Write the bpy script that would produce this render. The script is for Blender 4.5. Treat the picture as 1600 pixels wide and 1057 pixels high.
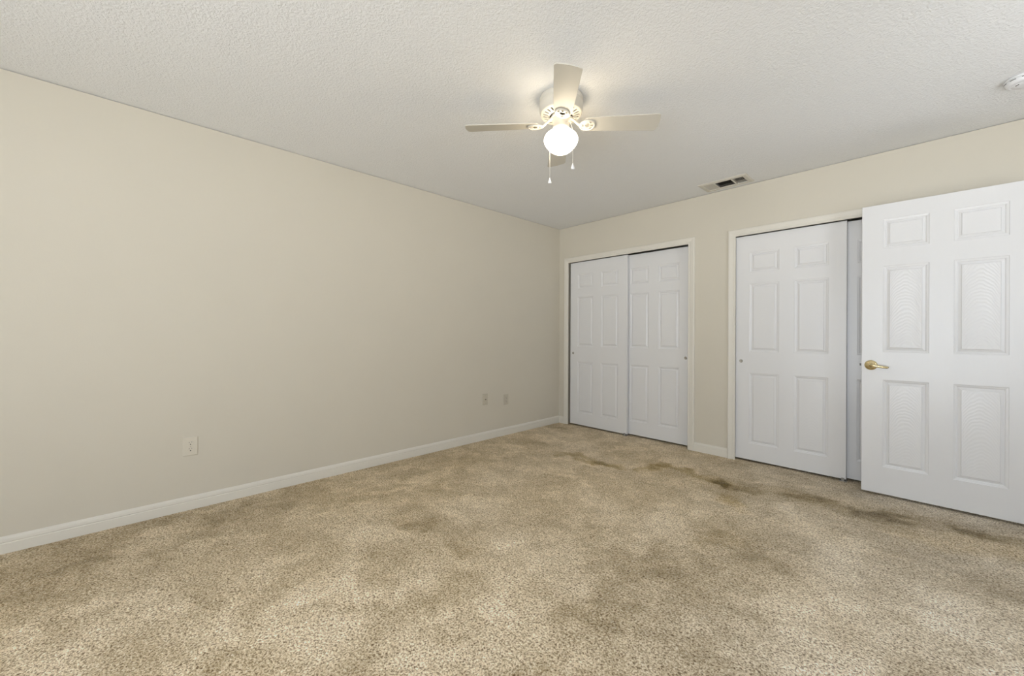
import bpy, bmesh, math, random
import numpy as np
from mathutils import Matrix, Vector

for o in list(bpy.data.objects):
    bpy.data.objects.remove(o, do_unlink=True)
scene = bpy.context.scene
col = scene.collection
random.seed(4)
PI = math.pi

# ------------------------------------------------------------------ camera
W_PX, H_PX = 1600.0, 1057.0
F_PX, YAW, ROLL, Y0 = 621.42, 0.80613, 0.0041, 521.91
CAM = Vector((3.2154, -3.9123, 1.1167))
fw = Vector((-math.sin(YAW), math.cos(YAW), 0.0))
rt0 = Vector((math.cos(YAW), math.sin(YAW), 0.0))
up0 = Vector((0, 0, 1))
rt = rt0 * math.cos(ROLL) + up0 * math.sin(ROLL)
up = up0 * math.cos(ROLL) - rt0 * math.sin(ROLL)
cd = bpy.data.cameras.new('camera')
cam = bpy.data.objects.new('camera', cd)
col.objects.link(cam)
m = Matrix.Identity(4)
for i in range(3):
    m[i][0], m[i][1], m[i][2], m[i][3] = rt[i], up[i], -fw[i], CAM[i]
cam.matrix_world = m
cd.sensor_fit = 'HORIZONTAL'
cd.sensor_width = 36.0
cd.lens = F_PX * 36.0 / W_PX
cd.shift_y = (Y0 - H_PX / 2) / W_PX
cd.clip_start = 0.02
scene.camera = cam

# ------------------------------------------------------------------ light, sky, exposure
scene.view_settings.view_transform = 'Standard'
scene.view_settings.look = 'None'
scene.view_settings.exposure = 0.0
scene.view_settings.gamma = 1.0
scene.view_settings.use_curve_mapping = False
SKY = 11.9
world = bpy.data.worlds.new('overcast_sky')
scene.world = world
world.use_nodes = True
wn, wl = world.node_tree.nodes, world.node_tree.links
wn.clear()
wo = wn.new('ShaderNodeOutputWorld')
bg = wn.new('ShaderNodeBackground')
tc = wn.new('ShaderNodeTexCoord')
sx = wn.new('ShaderNodeSeparateXYZ')
rp = wn.new('ShaderNodeValToRGB')
wl.new(tc.outputs['Generated'], sx.inputs[0])
mr = wn.new('ShaderNodeMapRange')
mr.inputs['From Min'].default_value = -1.0
mr.inputs['From Max'].default_value = 1.0
wl.new(sx.outputs['Z'], mr.inputs['Value'])
wl.new(mr.outputs['Result'], rp.inputs['Fac'])
e = rp.color_ramp.elements
e[0].position, e[0].color = 0.44, (0.93, 0.98, 1.03, 1)  # bright ground below the horizon, added to lift light onto the ceiling
e[1].position, e[1].color = 0.53, (0.36, 0.41, 0.48, 1)
wl.new(rp.outputs['Color'], bg.inputs['Color'])
bg.inputs['Strength'].default_value = SKY
wl.new(bg.outputs[0], wo.inputs[0])

# the room: x 0..4.60 (left wall to right wall), y -6..0 (window wall to closet wall), z 0..2.44
RX, RY, RZ = 4.60, -6.0, 2.44
ADDED_WINDOWS = [(1.9, 4.2, 0.04, 2.14)]   # unseen opening behind the camera, added to light the room
for i, (a, b, c, d) in enumerate(ADDED_WINDOWS):
    ld = bpy.data.lights.new('window_daylight', 'AREA')
    ld.shape = 'RECTANGLE'
    ld.size, ld.size_y = b - a, d - c
    ld.cycles.is_portal = True
    lo = bpy.data.objects.new('window_daylight', ld)
    lo.location = ((a + b) / 2, RY - 0.16, (c + d) / 2)
    lo.rotation_euler = (PI / 2, 0, 0)      # -Z axis -> +Y, into the room
    col.objects.link(lo)

ADDED_SIDE_WINDOW = (-1.86, -1.20, 0.85, 2.06)      # y0, y1, z0, z1 of the unseen window added to the right wall for light
sa, sb, sc_, sd_ = ADDED_SIDE_WINDOW
ld = bpy.data.lights.new('window_daylight', 'AREA')
ld.shape = 'RECTANGLE'
ld.size, ld.size_y = sb - sa, sd_ - sc_
ld.cycles.is_portal = True
lo = bpy.data.objects.new('window_daylight', ld)
lo.location = (RX + 0.16, (sa + sb) / 2, (sc_ + sd_) / 2)
lo.rotation_euler = (PI / 2, 0, PI / 2)      # -Z axis -> -X, into the room
col.objects.link(lo)

# ------------------------------------------------------------------ helpers
class MB:
    """collects geometry for ONE mesh"""
    def __init__(self):
        self.v, self.f, self.m, self.s = [], [], [], []
    def add(self, verts, faces, mi=0, smooth=False, mat=None):
        o = len(self.v)
        for p in verts:
            p = Vector(p)
            if mat is not None:
                p = mat @ p
            self.v.append(tuple(p))
        for f in faces:
            self.f.append(tuple(i + o for i in f))
            self.m.append(mi)
            self.s.append(smooth)
        return self
    def box(self, a, b, mi=0, mat=None):
        x0, y0, z0 = a; x1, y1, z1 = b
        v = [(x0,y0,z0),(x1,y0,z0),(x1,y1,z0),(x0,y1,z0),(x0,y0,z1),(x1,y0,z1),(x1,y1,z1),(x0,y1,z1)]
        f = [(3,2,1,0),(4,5,6,7),(0,1,5,4),(1,2,6,5),(2,3,7,6),(3,0,4,7)]
        return self.add(v, f, mi, False, mat)
    def lathe(self, prof, n=48, mi=0, mat=None, sy=1.0, smooth=True):
        """prof: (r, z) list, revolved round z"""
        v, f = [], []
        for r, z in prof:
            r = max(r, 1e-5)
            for k in range(n):
                t = 2 * PI * k / n
                v.append((r * math.cos(t), r * math.sin(t) * sy, z))
        for i in range(len(prof) - 1):
            for k in range(n):
                k2 = (k + 1) % n
                f.append((i*n+k, i*n+k2, (i+1)*n+k2, (i+1)*n+k))
        return self.add(v, f, mi, smooth, mat)
    def tube(self, path, rad, n=10, mi=0, mat=None, closed=False, sx=1.0):
        """round bar along path; rad is a number or one per point"""
        P = [Vector(p) for p in path]
        R = rad if isinstance(rad, (list, tuple)) else [rad] * len(P)
        v, f = [], []
        N = len(P)
        ref = Vector((0, 0, 1))
        for i in range(N):
            if closed:
                d = P[(i + 1) % N] - P[i - 1]
            else:
                d = P[min(i + 1, N - 1)] - P[max(i - 1, 0)]
            d.normalize()
            a = d.cross(ref)
            if a.length < 1e-3:
                a = d.cross(Vector((1, 0, 0)))
            a.normalize()
            b = d.cross(a).normalized()
            for k in range(n):
                t = 2 * PI * k / n
                v.append(P[i] + a * (R[i] * math.cos(t)) + b * (R[i] * math.sin(t) * sx))
        segs = N if closed else N - 1
        for i in range(segs):
            j = (i + 1) % N
            for k in range(n):
                k2 = (k + 1) % n
                f.append((i*n+k, j*n+k, j*n+k2, i*n+k2))
        if not closed:
            f.append(tuple(range(n)))
            f.append(tuple(range((N-1)*n + n - 1, (N-1)*n - 1, -1)))
        return self.add(v, f, mi, True, mat)
    def prism(self, outline, z0, z1, mi=0, mat=None, cham=0.0):
        """outline (x, y) counter-clockwise, extruded z0..z1"""
        n = len(outline)
        v = [(x, y, z0) for x, y in outline] + [(x, y, z1) for x, y in outline]
        f = [tuple(range(n - 1, -1, -1)), tuple(range(n, 2 * n))]
        for k in range(n):
            k2 = (k + 1) % n
            f.append((k, k2, n + k2, n + k))
        return self.add(v, f, mi, False, mat)
    def build(self, name, mats, parent=None, loc=(0,0,0), rot=(0,0,0), bevel=0.0, fix=True):
        me = bpy.data.meshes.new(name)
        me.from_pydata(self.v, [], self.f)
        mats = mats if isinstance(mats, (list, tuple)) else [mats]
        for mt in mats:
            me.materials.append(mt)
        me.polygons.foreach_set('material_index', self.m)
        me.polygons.foreach_set('use_smooth', self.s)
        if fix:
            bm = bmesh.new(); bm.from_mesh(me)
            bmesh.ops.remove_doubles(bm, verts=bm.verts, dist=2e-5)
            bmesh.ops.recalc_face_normals(bm, faces=bm.faces)
            bm.to_mesh(me); bm.free()
        me.update()
        o = bpy.data.objects.new(name, me)
        col.objects.link(o)
        o.location = loc
        o.rotation_euler = rot
        if parent is not None:
            o.parent = parent
        if bevel:
            b = o.modifiers.new('soft_edge', 'BEVEL')
            b.width = bevel; b.segments = 2; b.limit_method = 'ANGLE'; b.angle_limit = 0.7
        return o

def tag(o, label=None, cat=None, group=None, kind=None):
    if label: o['label'] = label
    if cat: o['category'] = cat
    if group: o['group'] = group
    if kind: o['kind'] = kind
    return o

def empty(name, loc, rz=0.0):
    o = bpy.data.objects.new(name, None)
    col.objects.link(o)
    o.location = loc
    o.rotation_euler = (0, 0, rz)
    o.empty_display_size = 0.05
    return o

def srgb(r, g, b):
    f = lambda c: (c/255.0/12.92) if c/255.0 <= 0.04045 else ((c/255.0 + 0.055)/1.055) ** 2.4
    return (f(r), f(g), f(b), 1.0)

def new_mat(name, color, rough=0.5, metal=0.0, spec=0.5):
    mt = bpy.data.materials.new(name)
    mt.use_nodes = True
    nt = mt.node_tree
    p = nt.nodes['Principled BSDF']
    p.inputs['Base Color'].default_value = color
    p.inputs['Roughness'].default_value = rough
    p.inputs['Metallic'].default_value = metal
    p.inputs['Specular IOR Level'].default_value = spec
    return mt, nt, p

def add_bump(nt, p, height, strength, dist):
    b = nt.nodes.new('ShaderNodeBump')
    b.inputs['Strength'].default_value = strength
    b.inputs['Distance'].default_value = dist
    nt.links.new(height, b.inputs['Height'])
    nt.links.new(b.outputs['Normal'], p.inputs['Normal'])
    return b

def noise(nt, vec, scale, detail=2.0, rough=0.5, dist=0.0):
    n = nt.nodes.new('ShaderNodeTexNoise')
    n.inputs['Scale'].default_value = scale
    n.inputs['Detail'].default_value = detail
    n.inputs['Roughness'].default_value = rough
    n.inputs['Distortion'].default_value = dist
    nt.links.new(vec, n.inputs['Vector'])
    return n.outputs['Fac']

def obj_coord(nt, scale=None):
    t = nt.nodes.new('ShaderNodeTexCoord')
    if scale is None:
        return t.outputs['Object']
    mp = nt.nodes.new('ShaderNodeMapping')
    mp.inputs['Scale'].default_value = scale
    nt.links.new(t.outputs['Object'], mp.inputs['Vector'])
    return mp.outputs['Vector']

def math_node(nt, op, a, b=None, c=None):
    n = nt.nodes.new('ShaderNodeMath')
    n.operation = op
    for i, x in enumerate((a, b, c)):
        if x is None: continue
        if isinstance(x, (int, float)):
            n.inputs[i].default_value = x
        else:
            nt.links.new(x, n.inputs[i])
    return n.outputs[0]

# ------------------------------------------------------------------ materials
def paint(name, color, rough, bump_scale=0, bump=0.0, dist=0.002):
    mt, nt, p = new_mat(name, color, rough, spec=0.35)
    v = obj_coord(nt)
    # barely visible unevenness of a rolled wall paint
    f = noise(nt, v, 3.0, 3.0)
    mix = nt.nodes.new('ShaderNodeMixRGB'); mix.blend_type = 'MULTIPLY'
    mix.inputs['Fac'].default_value = 0.035
    mix.inputs['Color1'].default_value = color
    nt.links.new(f, mix.inputs['Color2'])
    nt.links.new(mix.outputs[0], p.inputs['Base Color'])
    if bump:
        add_bump(nt, p, noise(nt, v, bump_scale, 3.0), bump, dist)
    return mt

M = {}
M['wall'] = paint('cream_wall_paint', srgb(*(217, 210, 195)), 0.62, 140, 0.10, 0.002)
M['trim'] = paint('trim_paint', srgb(*(230, 225, 214)), 0.38)
M['window_paint'] = paint('window_frame_white', srgb(235, 235, 232), 0.4)

def mat_ceiling():
    c = srgb(*(241, 241, 241))
    mt, nt, p = new_mat('sprayed_ceiling_texture', c, 0.85, spec=0.15)
    v = obj_coord(nt)
    a = noise(nt, v, 88, 3.0, 0.55, 0.6)
    b = noise(nt, v, 210, 2.0)
    r = nt.nodes.new('ShaderNodeMapRange')
    r.inputs['From Min'].default_value = 0.36
    r.inputs['From Max'].default_value = 0.68
    nt.links.new(a, r.inputs['Value'])
    h = math_node(nt, 'ADD', r.outputs[0], math_node(nt, 'MULTIPLY', b, 0.35))
    add_bump(nt, p, h, 0.45, 0.0048)
    return mt
M['ceiling'] = mat_ceiling()

def mat_carpet():
    mt, nt, p = new_mat('twist_pile_carpet', (0.4, 0.33, 0.24, 1), 0.95, spec=0.08)
    v = obj_coord(nt)
    n1 = noise(nt, v, 125, 2.0, 0.6, 0.5)
    n2 = noise(nt, v, 270, 2.0, 0.6)
    n3 = noise(nt, v, 40, 2.0, 0.5)
    s = math_node(nt, 'ADD', math_node(nt, 'MULTIPLY', n1, 0.60), math_node(nt, 'MULTIPLY', n2, 0.28))
    s = math_node(nt, 'ADD', s, math_node(nt, 'MULTIPLY', n3, 0.10))
    ramp = nt.nodes.new('ShaderNodeValToRGB')
    cr = ramp.color_ramp
    cr.elements[0].position, cr.elements[0].color = 0.375, srgb(*((122, 98, 66), (222, 201, 165), (253, 243, 222))[0])
    cr.elements[1].position, cr.elements[1].color = 0.625, srgb(*((122, 98, 66), (222, 201, 165), (253, 243, 222))[2])
    k = cr.elements.new(0.495); k.color = srgb(*((122, 98, 66), (222, 201, 165), (253, 243, 222))[1])
    nt.links.new(s, ramp.inputs['Fac'])
    at = nt.nodes.new('ShaderNodeAttribute'); at.attribute_name = 'wear'
    ti = nt.nodes.new('ShaderNodeAttribute'); ti.attribute_name = 'soil'
    # trodden and soiled patches plus painted-in shade scale yarn brightness and saturation
    gain = math_node(nt, 'MAXIMUM', math_node(nt, 'MULTIPLY_ADD', at.outputs['Fac'], 0.62, 1.0), 0.25)
    hsv = nt.nodes.new('ShaderNodeHueSaturation')
    nt.links.new(ramp.outputs[0], hsv.inputs['Color'])
    nt.links.new(gain, hsv.inputs['Value'])
    sat = math_node(nt, 'MULTIPLY_ADD', ti.outputs['Fac'], 0.32, 1.0)
    nt.links.new(math_node(nt, 'MULTIPLY_ADD', at.outputs['Fac'], -0.30, sat), hsv.inputs['Saturation'])
    nt.links.new(hsv.outputs[0], p.inputs['Base Color'])
    p.inputs['Sheen Weight'].default_value = 0.12
    p.inputs['Sheen Roughness'].default_value = 0.6
    add_bump(nt, p, s, 0.65, 0.018)
    return mt
M['carpet'] = mat_carpet()

def mat_door(name, panel, depth=0.0009):
    c = srgb(*(232, 231, 231))
    mt, nt, p = new_mat(name, c, 0.23, spec=0.38)
    v = obj_coord(nt)
    if panel:        # arched (cathedral) grain pressed into the raised panels
        s = nt.nodes.new('ShaderNodeSeparateXYZ')
        nt.links.new(v, s.inputs[0])
        x2 = math_node(nt, 'MULTIPLY', s.outputs['X'], s.outputs['X'])
        n = noise(nt, obj_coord(nt, (14, 14, 5)), 1.0, 2.0)
        w = math_node(nt, 'MULTIPLY_ADD', x2, 16.0, s.outputs['Z'])
        w = math_node(nt, 'MULTIPLY_ADD', n, 0.075, w)
        h = math_node(nt, 'SINE', math_node(nt, 'MULTIPLY', w, 2 * PI / 0.023))
        fine = noise(nt, obj_coord(nt, (420, 420, 9)), 1.0, 2.0)
        h = math_node(nt, 'MULTIPLY_ADD', fine, 1.2, h)
        add_bump(nt, p, h, 0.40, depth)
    else:            # straight grain of the stiles
        h = noise(nt, obj_coord(nt, (330, 330, 5)), 1.0, 3.0, 0.6)
        add_bump(nt, p, h, 0.35, 0.0016)
    return mt
M['door'] = mat_door('door_paint_straight_grain', False)
M['door_panel'] = mat_door('door_paint_arched_grain', True)
M['door_panel_worn'] = mat_door('door_paint_faint_arched_grain', True, 0.0003)  # weaker grain, for all but the open door's middle panels

M['fan'] = new_mat('fan_almond_enamel', srgb(*(213, 207, 195)), 0.35)[0]
M['blade'] = new_mat('fan_blade_finish', srgb(*(206, 201, 190)), 0.45)[0]
M['brass'] = new_mat('polished_brass', (0.74, 0.62, 0.36, 1), 0.16, 1.0)[0]
M['steel'] = new_mat('dull_nickel', (0.42, 0.40, 0.36, 1), 0.35, 1.0)[0]
M['latch'] = new_mat('dark_latch_steel', (0.10, 0.095, 0.09, 1), 0.4, 1.0)[0]
M['dark'] = new_mat('dark_recess', (0.02, 0.018, 0.015, 1), 0.7)[0]
M['duct'] = new_mat('galvanised_duct', (0.05, 0.045, 0.035, 1), 0.8)[0]
M['ivory'] = new_mat('ivory_plastic', srgb(*(221, 214, 199)), 0.35)[0]
M['ivory_dim'] = new_mat('ivory_plastic_socket', srgb(196, 186, 165), 0.4)[0]
M['ivory_old'] = new_mat('aged_ivory_plastic', srgb(200, 192, 175), 0.4)[0]
M['plastic'] = new_mat('white_plastic', srgb(238, 238, 240), 0.35)[0]
M['grille'] = new_mat('vent_enamel', srgb(214, 209, 198), 0.45)[0]
M['guide'] = new_mat('grey_plastic', srgb(150, 146, 138), 0.5)[0]
M['chain'] = new_mat('white_bead_chain', srgb(226, 222, 212), 0.4)[0]

def mat_globe():
    mt, nt, p = new_mat('lit_opal_glass', (0.9, 0.88, 0.82, 1), 0.25)
    p.inputs['Emission Color'].default_value = (1.0, 0.86, 0.64, 1)
    p.inputs['Emission Strength'].default_value = 12.5
    return mt
M['globe'] = mat_globe()

def mat_glass():
    mt = bpy.data.materials.new('window_glass'); mt.use_nodes = True
    nt = mt.node_tree; nt.nodes.clear()
    out = nt.nodes.new('ShaderNodeOutputMaterial')
    mix = nt.nodes.new('ShaderNodeMixShader'); mix.inputs[0].default_value = 0.06
    t = nt.nodes.new('ShaderNodeBsdfTransparent'); g = nt.nodes.new('ShaderNodeBsdfGlossy')
    g.inputs['Roughness'].default_value = 0.02
    nt.links.new(t.outputs[0], mix.inputs[1]); nt.links.new(g.outputs[0], mix.inputs[2])
    nt.links.new(mix.outputs[0], out.inputs[0])
    return mt
M['glass'] = mat_glass()

# ------------------------------------------------------------------ floor (carpet)
PATCHES = [  # stains and footprints, plus a shadow patch painted as colour
    ([(0.84, -1.03), (0.99, -0.94), (1.21, -0.98), (1.42, -0.95)], 0.065, -0.72, 0.7),
    ([(1.58, -0.87), (1.65, -0.61), (1.88, -0.64), (2.17, -0.72)], 0.065, -0.6, 0.7),
    ([(2.17, -0.72), (2.3, -0.72), (2.51, -0.54), (2.75, -0.56)], 0.08, -0.4, 0.3),
    ([(2.24, -0.95), (2.36, -1.05)], 0.075, -0.42, 0.6),
    ([(2.64, -0.6), (2.91, -0.55), (3.07, -0.5)], 0.12, -0.6, 0.3),
    ([(3.42, -0.46), (3.58, -0.42), (3.75, -0.37)], 0.07, -0.6, 0.3),
    ([(3.07, -0.5), (3.42, -0.46)], 0.08, -0.3, 0.2),
    ([(3.2, -0.75), (3.52, -0.6)], 0.12, 0.06, 0.6),
    ([(2.33, -2.13), (2.29, -2.45), (2.28, -2.7)], 0.11, -0.42, 0.0),  # greyish shadow patch painted into the carpet colour
    ([(2.36, -1.69), (2.48, -1.53)], 0.08, -0.4, 0.2),
    ([(2.67, -1.59), (2.77, -1.6)], 0.1, -0.4, 0),
    ([(3.15, -1.7), (3.21, -1.75)], 0.05, -0.4, 0.1),
    ([(3.31, -0.99), (3.51, -1.1)], 0.13, -0.35, -0.1),
    ([(3.11, -1.12), (3.22, -1.08)], 0.1, -0.22, 0),
    ([(1.06, -2.78), (1.21, -2.69)], 0.07, -0.35, 0.1),
    ([(1.52, -2.68), (1.6, -2.65)], 0.07, -0.3, 0.1),
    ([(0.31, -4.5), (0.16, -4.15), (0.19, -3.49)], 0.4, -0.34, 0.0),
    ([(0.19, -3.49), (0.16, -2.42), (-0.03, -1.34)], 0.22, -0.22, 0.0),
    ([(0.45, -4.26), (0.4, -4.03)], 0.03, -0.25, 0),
    ([(2.59, -2.46), (2.68, -2.04)], 0.12, -0.22, 0),
    ([(2.35, -2.76), (2.34, -2.89)], 0.12, -0.15, 0),
    ([(3.04, -1.98), (3.24, -1.87)], 0.1, -0.22, 0),
    ([(0.73, 0.39), (1.63, 0.04)], 0.1, -0.2, 0),  # this and the next entries: darker strips along door bottoms and corner
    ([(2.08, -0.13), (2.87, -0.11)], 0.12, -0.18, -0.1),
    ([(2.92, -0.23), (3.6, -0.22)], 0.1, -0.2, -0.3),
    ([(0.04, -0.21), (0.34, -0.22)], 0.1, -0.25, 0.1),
    ([(0.38, -0.9), (0.52, -0.92)], 0.07, -0.25, 0),
    ([(2.19, -0.78), (2.79, -0.61), (3.58, -0.47)], 0.17, -0.26, 0.0),
    ([(1.23, -0.69), (2.17, -0.72)], 0.16, -0.15, 0.2),
    ([(0.67, -2.84), (0.57, -2.08), (0.33, -0.95)], 0.2, -0.14, 0.1),
    ([(2.02, -2.1), (2.77, -1.56)], 0.16, -0.16, 0),
    ([(0.89, -4.01), (0.93, -3.9)], 0.06, 0.55, 0),
    ([(1.37, -3.43), (1.41, -3.33)], 0.065, 0.6, 0),
    ([(1.4, -3.19), (1.56, -3.19)], 0.08, 0.4, 0),
    ([(1.1, -2.95), (1.22, -2.86)], 0.09, 0.5, 0),
    ([(1.62, -2.47), (1.72, -2.47)], 0.1, 0.5, 0),
    ([(1.57, -2.91), (1.61, -3.0)], 0.09, 0.4, 0),
    ([(1.12, -3.82), (1.14, -3.77)], 0.06, 0.3, 0),
    ([(1.37, -3.61), (1.49, -3.55)], 0.09, 0.4, 0),
    ([(0.53, -2.72), (0.65, -2.46)], 0.04, 0.45, 0),
    ([(0.55, -2.35), (0.55, -2.06)], 0.07, 0.35, 0),
    ([(1.21, -4.04), (1.15, -3.98)], 0.1, 0.4, 0),
    ([(2.0, -3.27), (2.03, -3.22)], 0.08, 0.4, 0),
    ([(1.66, -3.44), (1.69, -3.37)], 0.1, 0.35, 0),
    ([(1.23, -1.44), (1.27, -1.42)], 0.05, 0.4, 0),
    ([(1.45, -1.48), (1.49, -1.47)], 0.05, 0.35, 0),
    ([(2.96, -1.88), (2.92, -2.24)], 0.25, 0.3, 0),
    ([(3.35, -1.66), (3.42, -1.76)], 0.2, 0.35, 0),
    ([(1.98, -2.55), (2.08, -2.81)], 0.15, 0.3, 0),
    ([(1.07, -2.42), (1.25, -2.36)], 0.12, 0.25, 0),
    ([(2.21, -1.2), (2.09, -1.82)], 0.12, 0.2, 0),
    ([(2.7, -1.06), (2.94, -1.12)], 0.14, 0.18, 0.2),
    ([(0.82, -3.63), (0.79, -3.49)], 0.1, 0.25, 0),
    ([(0.94, -4.24), (0.92, -4.22)], 0.08, 0.4, 0),
    ([(0.29, -0.61), (0.28, -0.75)], 0.09, 0.3, 0),
    ([(2.22, -2.3), (2.18, -2.53)], 0.06, 0.15, 0),
    ([(2.01, -3.07), (2.19, -3.04)], 0.14, 0.2, 0),
]


def value_noise(x, y, cell, seed):
    rng = np.random.RandomState(seed)
    g = rng.rand(64, 64)
    gx, gy = x / cell + 13.3, y / cell + 31.7
    ix, iy = np.floor(gx).astype(int), np.floor(gy).astype(int)
    u, w = gx - ix, gy - iy
    u, w = u*u*(3-2*u), w*w*(3-2*w)
    a = g[ix % 64, iy % 64]; b = g[(ix+1) % 64, iy % 64]
    c = g[ix % 64, (iy+1) % 64]; d = g[(ix+1) % 64, (iy+1) % 64]
    return (a*(1-u)+b*u)*(1-w) + (c*(1-u)+d*u)*w

def make_floor():
    step = 0.0125
    xs = np.arange(0, RX + step * .9, step); ys = np.arange(RY, 0.76, step)
    X, Y = np.meshgrid(xs, ys)
    x, y = X.ravel(), Y.ravel()
    n = len(x)
    # wander of the patch edges
    dx = (value_noise(x, y, .09, 1) - .5) * .10 + (value_noise(x, y, .03, 2) - .5) * .045
    dy = (value_noise(x, y, .09, 3) - .5) * .10 + (value_noise(x, y, .03, 4) - .5) * .045
    wear_shade = np.zeros(n); soil_tint = np.zeros(n)
    for pts, r, s, t in PATCHES:
        px, py = x + dx, y + dy
        dmin = np.full(n, 9.0)
        for (ax, ay), (bx, by) in zip(pts[:-1], pts[1:]):
            vx, vy = bx - ax, by - ay
            L = max(vx*vx + vy*vy, 1e-6)
            q = np.clip(((px-ax)*vx + (py-ay)*vy) / L, 0, 1)
            dmin = np.minimum(dmin, np.hypot(px - ax - q*vx, py - ay - q*vy))
        k = np.clip((1.45*r - dmin) / (1.1*r), 0, 1) if r < .09 else np.clip((1.9*r - dmin) / (1.8*r), 0, 1)
        k = k*k*(3-2*k)
        if s < 0:
            k = k * (.45 + 1.0 * value_noise(x, y, .13, 11) * (.6 + .8 * value_noise(x, y, .04, 12)))
        wear_shade += s * k * PATCH_GAIN
        soil_tint += t * k
    # trodden tufts: broad drift, hand-sized prints with fairly crisp edges, fine crumple
    pr = value_noise(x + 1.2*dx, y + 1.2*dy, .12, 21)
    prints = np.clip((pr - .60) / .10, 0, 1) * .20 - np.clip((.36 - pr) / .10, 0, 1) * .15
    mott = (value_noise(x+dx, y+dy, .30, 5)-.5)*.20 + prints + (value_noise(x+.5*dx, y+.5*dy, .055, 7)-.5)*.22 + (value_noise(x, y, .027, 14)-.5)*.26
    wear_shade += mott
    soil_tint += (value_noise(x, y, .5, 8) - .5) * .35 - .55 * np.clip((x - 1.9) / 1.2, 0, 1) + .15  # soil drift, plus a painted colour cast easing off towards the right
    nx, ny = len(xs), len(ys)
    verts = np.stack([x, y, (value_noise(x, y, .03, 9) - .5) * .003], 1)
    ii, jj = np.meshgrid(np.arange(nx-1), np.arange(ny-1))
    a = (jj*nx + ii).ravel()
    faces = np.stack([a, a+1, a+nx+1, a+nx], 1)
    me = bpy.data.meshes.new('floor')
    me.from_pydata(verts.tolist(), [], faces.tolist())
    me.polygons.foreach_set('use_smooth', [True]*len(faces))
    for nm, arr in (('wear', wear_shade), ('soil', soil_tint)):
        at = me.attributes.new(nm, 'FLOAT', 'POINT')
        at.data.foreach_set('value', arr.astype(np.float32))
    me.materials.append(M['carpet'])
    o = bpy.data.objects.new('floor', me)
    col.objects.link(o)
    return o
PATCH_GAIN = 0.8
tag(make_floor(), 'beige and brown speckled twist-pile carpet with trodden and soiled patches', 'floor', kind='structure')

# ------------------------------------------------------------------ room shell
G = 0.0035        # thin open joint where the wall board meets the ceiling
w = MB()
w.box((-0.02, RY - .1, -.05), (0, 0.02, RZ - G)); w.box((-.12, RY - .1, -.05), (-0.02, 0.8, RZ))
tag(w.build('wall_left', M['wall'], fix=False), 'long plain cream wall with three outlet plates', 'wall', kind='structure')

# wall with the two closet openings
OPEN = [(0.125, 1.637), (2.012, 3.512)]
DX0, DX1, DZ = 3.700, 4.475, 2.045        # entry doorway
HEAD = 2.035
w = MB()
for (ya, yb, zt) in ((0.0, 0.02, RZ - G), (0.02, 0.11, RZ)):
    w.box((0, ya, -.05), (OPEN[0][0], yb, zt))
    w.box((OPEN[0][1], ya, -.05), (OPEN[1][0], yb, zt))
    w.box((OPEN[1][1], ya, -.05), (DX0, yb, zt)); w.box((DX1, ya, -.05), (RX, yb, zt)); w.box((DX0, ya, DZ), (DX1, yb, zt))
    for a, b in OPEN:
        w.box((a, ya, HEAD), (b, yb, zt))
tag(w.build('wall_back', M['wall'], fix=False), 'cream end wall with two closet openings and the entry doorway', 'wall', kind='structure')

# closet interiors behind it
w = MB()
w.box((-.02, .72, -.05), (3.66, .80, RZ))
w.box((-.02, .11, -.05), (0, .72, RZ)); w.box((1.79, .11, -.05), (1.86, .72, RZ)); w.box((3.58, .11, -.05), (3.66, .72, RZ))
tag(w.build('wall_closet', M['wall'], fix=False), 'plain inner walls of the two closets behind the sliding doors', 'wall', kind='structure')

# right wall and wall behind the camera, each with an added window
w = MB()
w.box((RX, sb, -.05), (RX + .1, .11, RZ)); w.box((RX, RY - .1, -.05), (RX + .1, sa, RZ))
w.box((RX, sa, -.05), (RX + .1, sb, sc_)); w.box((RX, sa, sd_), (RX + .1, sb, RZ))
tag(w.build('wall_right', M['wall'], fix=False), 'cream side wall with a wide window', 'wall', kind='structure')
w = MB()
(wa, wb, wc, wd), = ADDED_WINDOWS
w.box((0, RY - .1, -.05), (RX, RY, wc)); w.box((0, RY - .1, wd), (RX, RY, RZ))
w.box((0, RY - .1, wc), (wa, RY, wd)); w.box((wb, RY - .1, wc), (RX, RY, wd))
tag(w.build('wall_front', M['wall'], fix=False), 'cream wall with the sliding glass patio door', 'wall', kind='structure')
for i, (a, b, c, d) in enumerate(ADDED_WINDOWS):          # unseen two-panel sliding glass door, added to bring in light
    f = MB()
    t = .045
    y0, y1 = RY - .085, RY - .015
    f.box((a, y0, c), (b, y1, c + t)); f.box((a, y0, d - t), (b, y1, d)); f.box((a, y0, c + t), (a + t, y1, d - t)); f.box((b - t, y0, c + t), (b, y1, d - t))
    fo = f.build('window_%d' % (i + 1), M['window_paint'], fix=False)
    tag(fo, 'white framed sliding glass patio door of two tall panes', 'window', kind='structure')
    xm = (a + b) / 2
    for p0, p1, yy in ((a + t, xm + .03, y0 + .012), (xm - .03, b - t, y0 + .040)):
        s_ = .05
        q = MB()
        q.box((p0, yy, c + t), (p0 + s_, yy + .022, d - t)); q.box((p1 - s_, yy, c + t), (p1, yy + .022, d - t))
        q.box((p0 + s_, yy, c + t), (p1 - s_, yy + .022, c + t + s_)); q.box((p0 + s_, yy, d - t - s_), (p1 - s_, yy + .022, d - t))
        qo = q.build('sliding_panel', M['window_paint'], fo, fix=False)
        MB().box((p0 + s_, yy + .009, c + t + s_), (p1 - s_, yy + .014, d - t - s_)).build('glass_pane', M['glass'], qo, fix=False)

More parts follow.
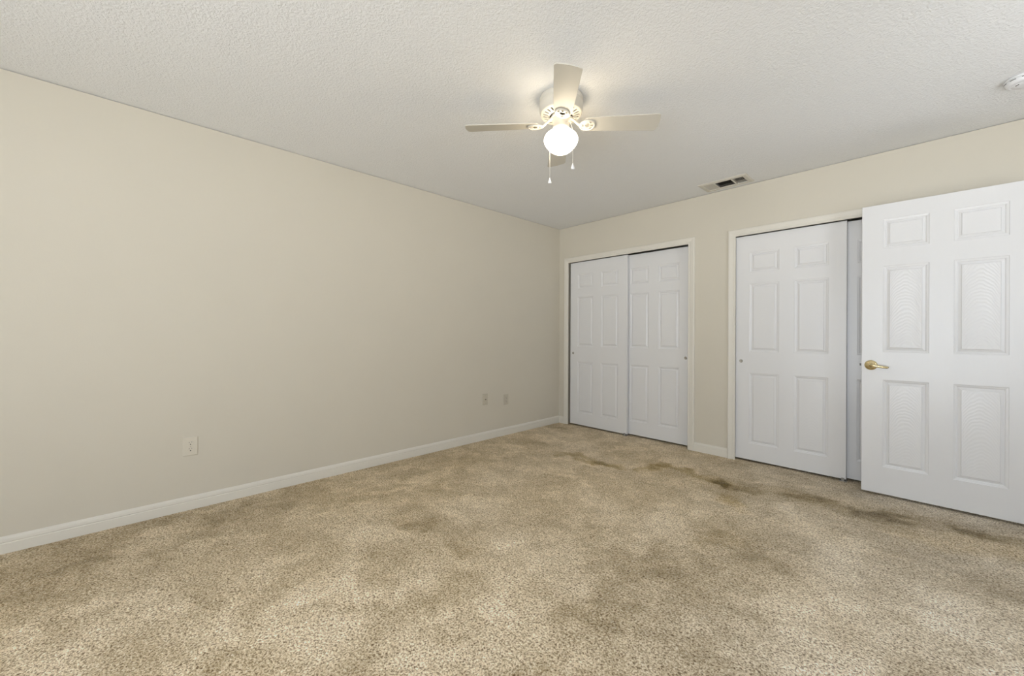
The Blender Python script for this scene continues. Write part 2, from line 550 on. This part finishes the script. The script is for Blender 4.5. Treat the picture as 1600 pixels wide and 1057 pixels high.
f = MB()
t = .045
x0_, x1_ = RX + .03, RX + .08
f.box((x0_, sa, sc_), (x1_, sb, sc_ + t)); f.box((x0_, sa, sd_ - t), (x1_, sb, sd_)); f.box((x0_, sa, sc_ + t), (x1_, sa + t, sd_ - t)); f.box((x0_, sb - t, sc_ + t), (x1_, sb, sd_ - t))
f.box((x0_ + .01, sa + t, (sc_ + sd_)/2 - .02), (x1_ - .01, sb - t, (sc_ + sd_)/2 + .02))
fo = f.build('window_2', M['window_paint'], fix=False)
tag(fo, 'white framed window with one crossbar in the side wall by the entry doorway', 'window', kind='structure')
MB().box((x0_ + .022, sa + t, sc_ + t), (x0_ + .027, sb - t, sd_ - t)).build('glass_pane', M['glass'], fo, fix=False)
MB().box((RX - .06, sa - .03, sc_ - .03), (RX, sb + .03, sc_)).build('window_sill', M['trim'], fo, bevel=.004)

# hallway outside the open doorway
w = MB()
w.box((3.66, 1.30, -.05), (RX + .4, 1.40, RZ)); w.box((3.58, .80, -.05), (3.66, 1.40, RZ)); w.box((RX + .3, .11, -.05), (RX + .4, 1.30, RZ)); w.box((RX, .11, -.05), (RX + .3, .20, RZ))
tag(w.build('wall_hall', M['wall'], fix=False), 'plain hallway walls outside the entry doorway', 'wall', kind='structure')
f = MB().box((3.60, .765, -.06), (RX + .4, 1.40, -.004)).build('floor_hall', M['carpet'], fix=False)
tag(f, 'carpeted hallway floor outside the entry doorway', 'floor', kind='structure')

# ceiling with the duct hole
VC = (1.998, -0.172); VW, VH = 0.385, 0.224
hx0, hx1, hy0, hy1 = VC[0]-VW/2+.03, VC[0]+VW/2-.03, VC[1]-VH/2+.03, VC[1]+VH/2-.03
w = MB()
X0, X1, Y0_, Y1_ = -.12, RX + .4, RY - .1, 1.40
w.box((X0, Y0_, RZ), (X1, hy0, RZ + .12)); w.box((X0, hy1, RZ), (X1, Y1_, RZ + .12))
w.box((X0, hy0, RZ), (hx0, hy1, RZ + .12)); w.box((hx1, hy0, RZ), (X1, hy1, RZ + .12))
w.box((hx0 - .02, hy0 - .02, RZ + .12), (hx1 + .02, hy1 + .02, RZ + .14))
tag(w.build('ceiling', M['ceiling'], fix=False), 'white sprayed texture ceiling', 'ceiling', kind='structure')

# baseboards
BB = [(0, 0), (.013, 0), (.013, .050), (.0105, .0545), (.0125, .059), (.0105, .072), (.006, .080), (0, .085)]
def baseboard(name, a, b, normal, label):
    """a, b: end points on the wall line; normal: into the room"""
    a, b, nrm = Vector(a), Vector(b), Vector(normal)
    v, f = [], []
    for p in (a, b):
        for t, z in BB:
            q = p + nrm * t
            v.append((q.x, q.y, z))
    n = len(BB)
    for k in range(n):
        k2 = (k + 1) % n
        f.append((k, k2, n + k2, n + k))
    f += [tuple(range(n)), tuple(range(2*n-1, n-1, -1))]
    o = MB().add(v, f).build(name, M['trim'])
    tag(o, label, 'baseboard', kind='structure')
    return o
CW = .062
C1 = (0.147, 1.612); C2 = (2.031, 3.490); CH = 1.994
baseboard('baseboard_left', (0, RY, 0), (0, 0, 0), (1, 0, 0), 'white moulded baseboard along the long blank wall')
baseboard('baseboard_back', (0.013, 0, 0), (C1[0] - CW, 0, 0), (0, -1, 0), 'tiny white baseboard piece in the room corner beside the closet frame')
baseboard('baseboard_back', (C1[1] + CW, 0, 0), (C2[0] - CW, 0, 0), (0, -1, 0), 'short white baseboard between the two closets')
baseboard('baseboard_back', (C2[1] + CW, 0, 0), (DX0 - .05, 0, 0), (0, -1, 0), 'short white baseboard hidden behind the open door')
baseboard('baseboard_right', (RX, RY, 0), (RX, 0, 0), (-1, 0, 0), 'white baseboard under the side window')
baseboard('baseboard_front', (0, RY, 0), (ADDED_WINDOWS[0][0], RY, 0), (0, 1, 0), 'white baseboard beside the patio door')

# casings: profile swept up, across and down with mitred corners
CP = [(0, 0), (0, .009), (.004, .011), (.016, .010), (.021, .0125), (.040, .0145), (.050, .0165), (.057, .0155), (.0615, .011), (.062, 0)]
def casing(name, x0, x1, zt, place, label):
    """place(u, z, d): u along the wall, d out of the wall"""
    v, f = [], []
    n = len(CP)
    for st in range(4):
        for o, d in CP:
            u = x0 - o if st < 2 else x1 + o
            z = -.003 if st in (0, 3) else zt + o
            v.append(place(u, z, d))
    for st in range(3):
        for k in range(n - 1):
            f.append((st*n+k, st*n+k+1, (st+1)*n+k+1, (st+1)*n+k))
        f.append((st*n+n-1, st*n, (st+1)*n, (st+1)*n+n-1))
    f += [tuple(range(n)), tuple(range(4*n-1, 3*n-1, -1))]
    o = MB().add(v, f).build(name, M['trim'])
    tag(o, label, 'door frame', kind='structure')
    return o
onback = lambda u, z, d: (u, -d, z)
casing('trim_1', C1[0], C1[1], CH, onback, 'white moulded frame around the closet opening next to the room corner')
casing('trim_2', C2[0], C2[1], CH, onback, 'white moulded frame around the closet opening behind the open door')
casing('trim_3', DX0 + .012, DX1 - .012, DZ - .012, onback, 'white moulded frame around the entry doorway')

# ------------------------------------------------------------------ doors
PROFILE = [(0, 0), (.0018, .0026), (.0100, .0042), (.0140, .0060), (.0155, .0092), (.0180, .0096), (.0310, .0048), (.0330, .0012), (.0345, .0010)]
def make_door(name, w, h, th, panels, mslab, label):
    """local: x along the door, z up, front face at y = 0 looking to -y"""
    xs = sorted({0.0, w} | {p[0] for p in panels} | {p[1] for p in panels})
    zs = sorted({0.0, h} | {p[2] for p in panels} | {p[3] for p in panels})
    c = .0018
    b = MB()
    px = lambda x: c if x == 0 else (w - c if x == w else x)
    pz = lambda z: c if z == 0 else (h - c if z == h else z)
    for i in range(len(xs) - 1):
        for j in range(len(zs) - 1):
            mx, mz = (xs[i] + xs[i+1]) / 2, (zs[j] + zs[j+1]) / 2
            if any(p[0] < mx < p[1] and p[2] < mz < p[3] for p in panels):
                continue
            q = [(px(xs[i]), 0, pz(zs[j])), (px(xs[i+1]), 0, pz(zs[j])), (px(xs[i+1]), 0, pz(zs[j+1])), (px(xs[i]), 0, pz(zs[j+1]))]
            b.add(q, [(0, 1, 2, 3)])
    A = [(c, 0, c), (w-c, 0, c), (w-c, 0, h-c), (c, 0, h-c)]
    B = [(0, c, 0), (w, c, 0), (w, c, h), (0, c, h)]
    D = [(0, th, 0), (w, th, 0), (w, th, h), (0, th, h)]
    b.add(A + B + D, [(k, 4+k, 4+(k+1) % 4, (k+1) % 4) for k in range(4)] + [(4+k, 8+k, 8+(k+1) % 4, 4+(k+1) % 4) for k in range(4)] + [(8, 11, 10, 9)])
    root = b.build(name, mslab, fix=False)
    tag(root, label, 'door', kind='structure')
    for (x0, x1, z0, z1) in panels:
        hw, hh = (x1 - x0) / 2, (z1 - z0) / 2
        v, f = [], []
        for ins, dep in PROFILE:
            a, e2 = hw - ins, hh - ins
            v += [(-a, dep, -e2), (a, dep, -e2), (a, dep, e2), (-a, dep, e2)]
        n = len(PROFILE)
        for r in range(n - 1):
            for k in range(4):
                k2 = (k + 1) % 4
                f.append((4*r+k, 4*r+k2, 4*r+4+k2, 4*r+4+k))
        f.append((4*n-4, 4*n-3, 4*n-2, 4*n-1))
        pb = MB().add(v, f)
        pb.m[-1] = 1        # the raised field carries the arched grain
        pb.build('door_panel', [M['door'], M['door_panel' if name == 'door_5' and .5 < (z0 + z1)/2/h < .7 else 'door_panel_worn']], root, loc=((x0+x1)/2, 0, (z0+z1)/2), fix=False)
    return root

def six(w, st, mu, rows):
    pw = (w - 2*st - mu) / 2
    out = []
    for z0, z1 in rows:
        out += [(st, st+pw, z0, z1), (w-st-pw, w-st, z0, z1)]
    return out

def finger_pull(door, x, z):
    """round cup set into a sliding door"""
    p = MB()
    R = Matrix.Rotation(PI/2, 4, 'X')      # lathe axis +z -> -y
    p.lathe([(.0001, .0006), (.0075, .0006), (.0085, .0008), (.0105, .0030), (.0130, .0034), (.0142, .0022), (.0146, -.0004)], 28, mat=R)
    return p.build('finger_pull', M['steel'], door, loc=(x, 0, z))

CROWS = [(.145, .765), (.950, 1.548), (1.648, 1.825)]     # closet doors, heights over the door's bottom edge
CZ, CHT, CT = .017, 1.973, .033
FRONT_Y, REAR_Y = .019, .064
def closet_door(name, x0, w, y, label, pull):
    d = make_door(name, w, CHT, CT, six(w, .109, .108, CROWS), M['door'], label)
    d.location = (x0, y, CZ)
    if pull is not None:
        finger_pull(d, pull - x0, .866)
    return d
closet_door('door_1', .163, .777, FRONT_Y, 'white six-panel sliding closet door next to the room corner', .206)
closet_door('door_2', .842, .765, REAR_Y, 'white six-panel sliding closet door set back beside the wall between closets', 1.560)
closet_door('door_3', 2.026, .768, FRONT_Y, 'white six-panel sliding closet door beside the short baseboard, before the open door', 2.071)
closet_door('door_4', 2.742, .765, REAR_Y, 'white sliding closet door mostly hidden behind the open brass-handled door', 3.46)

# the entry door, swung open in front of the second closet
OX, OY, OZ = 2.895, -.150, .017
OW, OH, OT = .772, 2.009, .035
OROWS = [(.188, .792), (.983, 1.578), (1.700, 1.902)]
d5 = make_door('door_5', OW, OH, OT, six(OW, .111, .108, OROWS), M['door'], 'white six-panel entry door standing open with brass lever handle')
d5.location = (OX, OY, OZ)
R90 = Matrix.Rotation(PI/2, 4, 'X')
hx, hz = .050, .890
h = MB()
h.lathe([(.0001, .0), (.0345, .0), (.0350, .003), (.0335, .0075), (.027, .0115), (.019, .0135), (.0145, .016), (.0125, .022), (.0125, .040), (.0145, .044), (.0150, .050), (.0130, .056), (.006, .0585), (.0001, .059)], 36, mat=R90)
path = [(0, -.049, 0), (.016, -.050, -.0005), (.032, -.052, -.003), (.050, -.053, -.006), (.068, -.052, -.0085), (.084, -.050, -.0095), (.092, -.047, -.0095)]
h.tube(path, [.0125, .0115, .0098, .0088, .0082, .0078, .0055], 14)
h.lathe([(.0001, .0600), (.0035, .0600), (.0035, .058)], 16, mi=1, mat=R90)
ho = h.build('door_handle', [M['brass'], M['dark']], d5, loc=(hx, 0, hz))
ho['label'] = 'brass lever handle'
l = MB()
l.box((-.012, .013, -.008), (.004, .025, .008))
lo_ = l.build('latch_bolt', M['latch'], d5, loc=(0, 0, hz), bevel=.002)
lp = MB().box((-.0012, .006, -.029), (.001, .030, .029)).build('latch_plate', M['steel'], d5, loc=(0, 0, hz))
for z in (.22, 1.0, 1.80):
    q = MB()
    q.tube([(OW + .005, .134, z - .045), (OW + .005, .134, z + .045)], .0055, 12)
    q.box((OW - .002, -.003, z - .045), (OW + .0005, .028, z + .045))
    q.box((OW + .0005, -.003, z - .045), (OW + .008, .134, z + .045))
    q.build('hinge', M['brass'], d5)

# floor guides of the sliding doors
def door_guide(x, label):
    g = MB()
    g.box((-.022, -.012, -.004), (.022, .082, .003))
    g.box((-.009, -.010, .003), (.009, -.004, .026))
    g.box((-.009, .0365, .003), (.009, .0425, .026))
    g.box((-.009, .0795, .003), (.009, .082, .026))
    o = g.build('door_guide', M['guide'], loc=(x, FRONT_Y, .002), bevel=.0015)
    return tag(o, label, 'door guide', 'floor guides under the sliding doors')
door_guide(.918, 'small grey floor guide under the sliding doors of the corner closet')
door_guide(2.776, 'small grey floor guide at the carpet edge beside the open entry door')

# ------------------------------------------------------------------ ceiling fan
FC = Vector((1.790, -2.170, RZ))
fan = empty('ceiling_fan', FC)
tag(fan, 'cream four-blade flush ceiling fan with a lit round glass globe', 'ceiling fan')
MB().lathe([(.0001, 0), (.1195, 0), (.1215, -.004), (.1215, -.024), (.1190, -.0265), (.1190, -.0295), (.1210, -.032), (.1215, -.050),
            (.1195, -.074), (.1165, -.086), (.1125, -.0925), (.1110, -.0905), (.1090, -.060), (.0001, -.060)], 72).build('motor_housing', M['fan'], fan)
MB().lathe([(.0001, -.076), (.106, -.076), (.106, -.066), (.0001, -.066)], 48).build('motor_core', M['duct'], fan)
# slotted ring under the motor
vr = MB()
ringz = lambda r: -.0925 - (.1100 - r) * .22
def ring(mb, r0, r1, t=.004, n=72):
    mb.lathe([(r0, ringz(r0)), (r1, ringz(r1)), (r1, ringz(r1) + t), (r0, ringz(r0) + t), (r0, ringz(r0))], n, smooth=False)
ring(vr, .1010, .1120); ring(vr, .064, .0755)
NS = 24
for k in range(NS):
    a = 2 * PI * k / NS
    r0, r1 = .0750, .1015
    hw0, hw1 = .0060, .0086
    v = [(r0, -hw0, ringz(r0)), (r1, -hw1, ringz(r1)), (r1, hw1, ringz(r1)), (r0, hw0, ringz(r0))]
    v += [(x, y, z + .004) for x, y, z in v]
    vr.add(v, [(0,1,2,3), (7,6,5,4), (0,4,5,1), (1,5,6,2), (2,6,7,3), (3,7,4,0)], mat=Matrix.Rotation(a, 4, 'Z'))
vr.build('vent_ring', M['fan'], fan)
MB().lathe([(.0001, -.090), (.052, -.090), (.0545, -.094), (.0545, -.108), (.0515, -.112), (.0001, -.112)], 56).build('rotor_hub', M['fan'], fan)
sh = MB()
sh.lathe([(.0001, -.110), (.0440, -.110), (.0445, -.118), (.0435, -.122), (.0435, -.160), (.0460, -.163), (.0475, -.168), (.0475, -.180), (.0455, -.183), (.0001, -.183)], 48)
for k in range(3):
    a = 2 * PI * k / 3 + .5
    sh.tube([(.046*math.cos(a), .046*math.sin(a), -.175), (.055*math.cos(a), .055*math.sin(a), -.175)], .003, 8)
sh.build('switch_housing', M['fan'], fan)
gl = [(.0405, -.172), (.0420, -.182), (.0480, -.186), (.0620, -.1905), (.0760, -.1985), (.0870, -.2095), (.0935, -.2225), (.0950, -.2330),
      (.0930, -.2450), (.0865, -.2590), (.0755, -.2740), (.0615, -.2880), (.0460, -.2990), (.0300, -.3065), (.0150, -.3100), (.0001, -.3110)]
MB().lathe(gl, 56).build('glass_globe', M['globe'], fan)['label'] = 'glowing white glass globe'

BZ = -.150
PITCH = math.radians(-12.5)
def blade_outline():
    r0, r1, w0, w1, cr = .130, .537, .0495, .0635, .020
    pts = []
    hw = lambda x: w0 + (w1 - w0) * min(1, (x - r0) / (r1 - r0)) ** .8
    for k in range(0, 7):           # root corner (rounded), lower edge
        t = PI + PI/2 * k / 6
        pts.append((r0 + .02 + .02*math.cos(t), -hw(r0) + .02 + .02*math.sin(t)))
    for k in range(1, 9):
        x = r0 + .02 + (r1 - cr - r0 - .02) * k / 9
        pts.append((x, -hw(x)))
    for k in range(0, 9):
        t = -PI/2 + PI/2 * k / 8
        pts.append((r1 - cr + cr*math.cos(t), -w1 + cr + cr*math.sin(t)))
    up_ = [(x, -y) for x, y in reversed(pts)]
    # slightly bowed tip
    mid = [(r1 + .004, -.018), (r1 + .005, 0), (r1 + .004, .018)]
    return pts + mid + up_
def make_blade():
    b = MB()
    T = Matrix.Translation((0, 0, BZ)) @ Matrix.Rotation(PITCH, 4, 'X')
    b.prism(blade_outline(), 0, .0055, mat=T)
    bo = b.build('blade', M['blade'], fan, bevel=.0016)
    i = MB()
    # holder plate under the blade root: open oval rim with a solid spoon inside, then the curved arm
    cx, a, e2 = .1460, .0395, .0370
    i.tube([(cx + a*math.cos(2*PI*k/36), e2*math.sin(2*PI*k/36), -.0045) for k in range(36)], .0052, 8, mat=T, closed=True)
    fanpts = [(cx - a, 0)]
    for k in range(0, 21):
        t = PI*0.42 + (2*PI - 2*PI*0.42) * k / 20
        fanpts.append((cx + a*math.cos(t), e2*math.sin(t)))
    i.prism(fanpts[1:], -.0062, -.0004, mat=T)
    web = [(cx - .01, -.012), (cx + a, -.020), (cx + a, -.012), (cx + .012, 0), (cx + a, .012), (cx + a, .020), (cx - .01, .012)]
    i.prism(web, -.0062, -.0004, mat=T)
    for sxp, syp in ((.012, .019), (.012, -.019), (-.014, 0)):
        i.lathe([(.0001, -.0095), (.003, -.0092), (.0045, -.0075), (.0045, -.005)], 12, mat=T @ Matrix.Translation((cx + sxp, syp, 0)))
    arm = [(.046, 0, -.1120), (.058, 0, -.1150), (.070, 0, -.1225), (.082, 0, -.1335), (.094, 0, -.1450), (.106, 0, -.1530), (.122, 0, -.1560)]
    i.tube(arm, [.011, .0105, .0092, .0085, .0090, .0105, .0085], 12, sx=.72)
    i.box((.044, -.014, -.1170), (.060, .014, -.1080))
    io = i.build('blade_iron', M['fan'], bo)
    return bo, io
A0 = YAW - math.radians(3.6)
b0, i0 = make_blade()
b0.rotation_euler = (0, 0, A0)
for k in range(1, 4):
    bc = b0.copy(); col.objects.link(bc); bc.parent = fan
    bc.rotation_euler = (0, .040 if k == 3 else (.010 if k == 2 else 0), A0 + k * PI / 2)       # one blade droops a little
    ic = i0.copy(); col.objects.link(ic); ic.parent = bc

def pull_chain(a, b, z_end, start):
    p = rt0 * a + fw * b
    s = rt0 * start[0] + fw * start[1]
    path = [(s.x, s.y, start[2]), ((s.x + p.x)/2, (s.y + p.y)/2, start[2] - .012), (p.x*.96, p.y*.96, -.205), (p.x, p.y, -.222), (p.x, p.y, -.24), (p.x, p.y, z_end + .032)]
    c = MB().tube(path, .0013, 8).build('pull_chain', M['chain'], fan)
    MB().lathe([(.0001, .033), (.0022, .0328), (.0030, .027), (.0055, .020), (.0090, .011), (.0102, .0055), (.0092, .0012), (.0060, 0), (.0001, 0)], 20).build(
        'chain_pendant', M['plastic'], c, loc=(p.x, p.y, z_end))
pull_chain(.0545, -.0815, 2.008 - RZ, (.030, -.032, -.145))
pull_chain(-.0545, .0810, 1.992 - RZ, (-.030, .032, -.145))

# ------------------------------------------------------------------ supply vent
vent = empty('ceiling_vent', (VC[0], VC[1], RZ))
tag(vent, 'rectangular white louvered air vent in the ceiling above the wall between closets', 'vent')
fr = MB()
def rect_ring(mb, prof, mi=0):
    """prof: (half-x, half-y, z) rectangles joined in turn"""
    v, f = [], []
    for hx_, hy_, z in prof:
        v += [(-hx_, -hy_, z), (hx_, -hy_, z), (hx_, hy_, z), (-hx_, hy_, z)]
    for r in range(len(prof) - 1):
        for k in range(4):
            f.append((4*r+k, 4*r+(k+1) % 4, 4*r+4+(k+1) % 4, 4*r+4+k))
    mb.add(v, f, mi)
HX, HY = VW/2, VH/2
rect_ring(fr, [(HX, HY, 0), (HX, HY, -.003), (HX-.012, HY-.012, -.010), (HX-.036, HY-.036, -.010), (HX-.038, HY-.038, -.004), (HX-.038, HY-.038, .02)])
IX, IY = HX - .038, HY - .038
d1, d2 = -IX + .085, IX - .085
for dxx in (d1, d2):
    fr.box((dxx - .006, -IY, -.010), (dxx + .006, IY, .012))
fr.build('vent_frame', M['grille'], vent)
dk = MB()
v = [(-IX, -IY, .10), (IX, -IY, .10), (IX, IY, .10), (-IX, IY, .10), (-IX-.001, -IY-.001, .003), (IX+.001, -IY-.001, .003), (IX+.001, IY+.001, .003), (-IX-.001, IY+.001, .003)]
dk.add(v, [(0,1,2,3), (0,4,5,1), (1,5,6,2), (2,6,7,3), (3,7,4,0)])
dk.build('duct_liner', M['duct'], vent)
def louvers(x0, x1, along_y, sgn, n):
    l = MB()
    if along_y:
        for k in range(n):
            xc = x0 + (x1 - x0) * (k + .5) / n
            T = Matrix.Translation((xc, 0, -.001)) @ Matrix.Rotation(sgn, 4, 'Y')
            l.box((-.0007, -IY, -.009), (.0007, IY, .009), mat=T)
    else:
        for k in range(n):
            yc = -IY + 2*IY * (k + .5) / n
            T = Matrix.Translation((0, yc, -.001)) @ Matrix.Rotation(sgn, 4, 'X')
            l.box((x0, -.0007, -.009), (x1, .0007, .009), mat=T)
    return l
louvers(-IX, d1 - .006, True, math.radians(50), 7).build('louver_bank', M['grille'], vent)
louvers(d1 + .006, d2 - .006, False, math.radians(-58), 7).build('louver_bank', M['duct'], vent)  # middle vanes coloured near-black, standing in for shade between them
louvers(d2 + .006, IX, True, math.radians(-41), 7).build('louver_bank', M['grille'], vent)

# ------------------------------------------------------------------ smoke detector
SD = Vector((3.560, -.613, RZ))
sd = empty('smoke_detector', SD)
tag(sd, 'round white smoke detector on the ceiling above the open door', 'smoke detector')
MB().lathe([(.0001, 0), (.0690, 0), (.0695, -.004), (.0690, -.009), (.0001, -.009)], 56).build('mounting_plate', M['plastic'], sd)
MB().lathe([(.0001, -.008), (.0655, -.008), (.0675, -.012), (.0675, -.020), (.0650, -.027), (.0600, -.032), (.0480, -.0355), (.0465, -.0345), (.0440, -.0365), (.0200, -.0385), (.0001, -.039)], 56).build('detector_cover', M['plastic'], sd)
for k in range(10):
    a = 2 * PI * k / 10 + .25
    s = MB()
    pts = []
    for q in range(7):
        t = a + (q - 3) * .058
        pts.append((.0672 * math.cos(t), .0672 * math.sin(t), -.0165))
    s.tube(pts, .0016, 6)
    s.build('sound_slot', M['dark'], sd)
tb = MB().tube([(.034*math.cos(t), .034*math.sin(t), -.0372) for t in (3.6, 3.75, 3.9, 4.05)], .0022, 6).build('indicator_slot', M['dark'], sd)

# ------------------------------------------------------------------ outlet plates on the long wall (local x = out of the wall)
def rounded(w_, h_, r, n=5):
    pts = []
    for cx, cy, t0 in ((w_/2-r, -h_/2+r, -PI/2), (w_/2-r, h_/2-r, 0), (-w_/2+r, h_/2-r, PI/2), (-w_/2+r, -h_/2+r, PI)):
        for k in range(n + 1):
            t = t0 + PI/2 * k / n
            pts.append((cx + r*math.cos(t), cy + r*math.sin(t)))
    return pts
TOX = Matrix(((0, 0, 1, 0), (1, 0, 0, 0), (0, 1, 0, 0), (0, 0, 0, 1)))     # (u, z, out) -> (out, u, z)
def plate_mesh(w_, h_):
    b = MB()
    A, Bp = rounded(w_, h_, .004), rounded(w_ - .007, h_ - .007, .003)
    n = len(A)
    v = [(x, y, 0) for x, y in A] + [(x, y, .0022) for x, y in A] + [(x, y, .0055) for x, y in Bp]
    f = [(k, (k+1) % n, n + (k+1) % n, n + k) for k in range(n)] + [(n+k, n+(k+1) % n, 2*n+(k+1) % n, 2*n+k) for k in range(n)] + [tuple(range(2*n, 3*n))]
    return b.add(v, f, mat=TOX)
def receptacle_outline():
    pts = []
    for k in range(0, 13):
        t = -.95 + 1.9 * k / 12
        pts.append((.0172*math.cos(t), .0172*math.sin(t)))
    return [(x, y) for x, y in pts] + [(-x, -y) for x, y in pts]
def disc(r, n=16, cx=0, cy=0):
    return [(cx + r*math.cos(2*PI*k/n), cy + r*math.sin(2*PI*k/n)) for k in range(n)]
def duplex(y, z, w_, h_, label, pm='ivory'):
    root = empty('wall_outlet', (0, y, z))
    tag(root, label, 'outlet')
    plate_mesh(w_, h_).build('cover_plate', M[pm], root)
    MB().prism(disc(.0030), .0050, .0066, mat=TOX).build('plate_screw', M['ivory_dim'], root)
    for s in (.0198, -.0198):
        r_ = MB().prism(receptacle_outline(), .0045, .0072, mat=TOX).build('socket', M[pm], root, loc=(0, 0, s), bevel=.0006)
        sl = MB()
        sl.box((-.0075, -.0010+.0042, .0068), (-.0053, .0095, .00755), mat=TOX)
        sl.box((.0053, .0005+.0042, .0068), (.0075, .0090, .00755), mat=TOX)
        sl.prism(disc(.0030, 14, 0, -.0062), .0068, .00755, mat=TOX)
        sl.build('socket_slots', M['dark'], r_)
    return root
duplex(-3.637, .398, .075, .118, 'ivory double power outlet low on the blank wall, apart from the others')
duplex(-.917, .392, .072, .116, 'small ivory double power outlet on the blank wall, closest to the room corner', 'ivory_old')
jk = empty('wall_jack', (0, -1.217, .425))
tag(jk, 'small ivory jack plate with a dark middle socket on the blank wall', 'jack plate')
plate_mesh(.072, .116).build('cover_plate', M['ivory_old'], jk)
MB().prism(disc(.0085, 20), .0045, .0095, mat=TOX).build('jack_collar', M['ivory_dim'], jk)
MB().prism(disc(.0050, 16), .0090, .0140, mat=TOX).build('jack_socket', M['dark'], jk)
for s in (.042, -.042):
    MB().prism(disc(.0032, 14), .0050, .0066, mat=TOX).build('plate_screw', M['ivory_dim'], jk, loc=(0, 0, s))
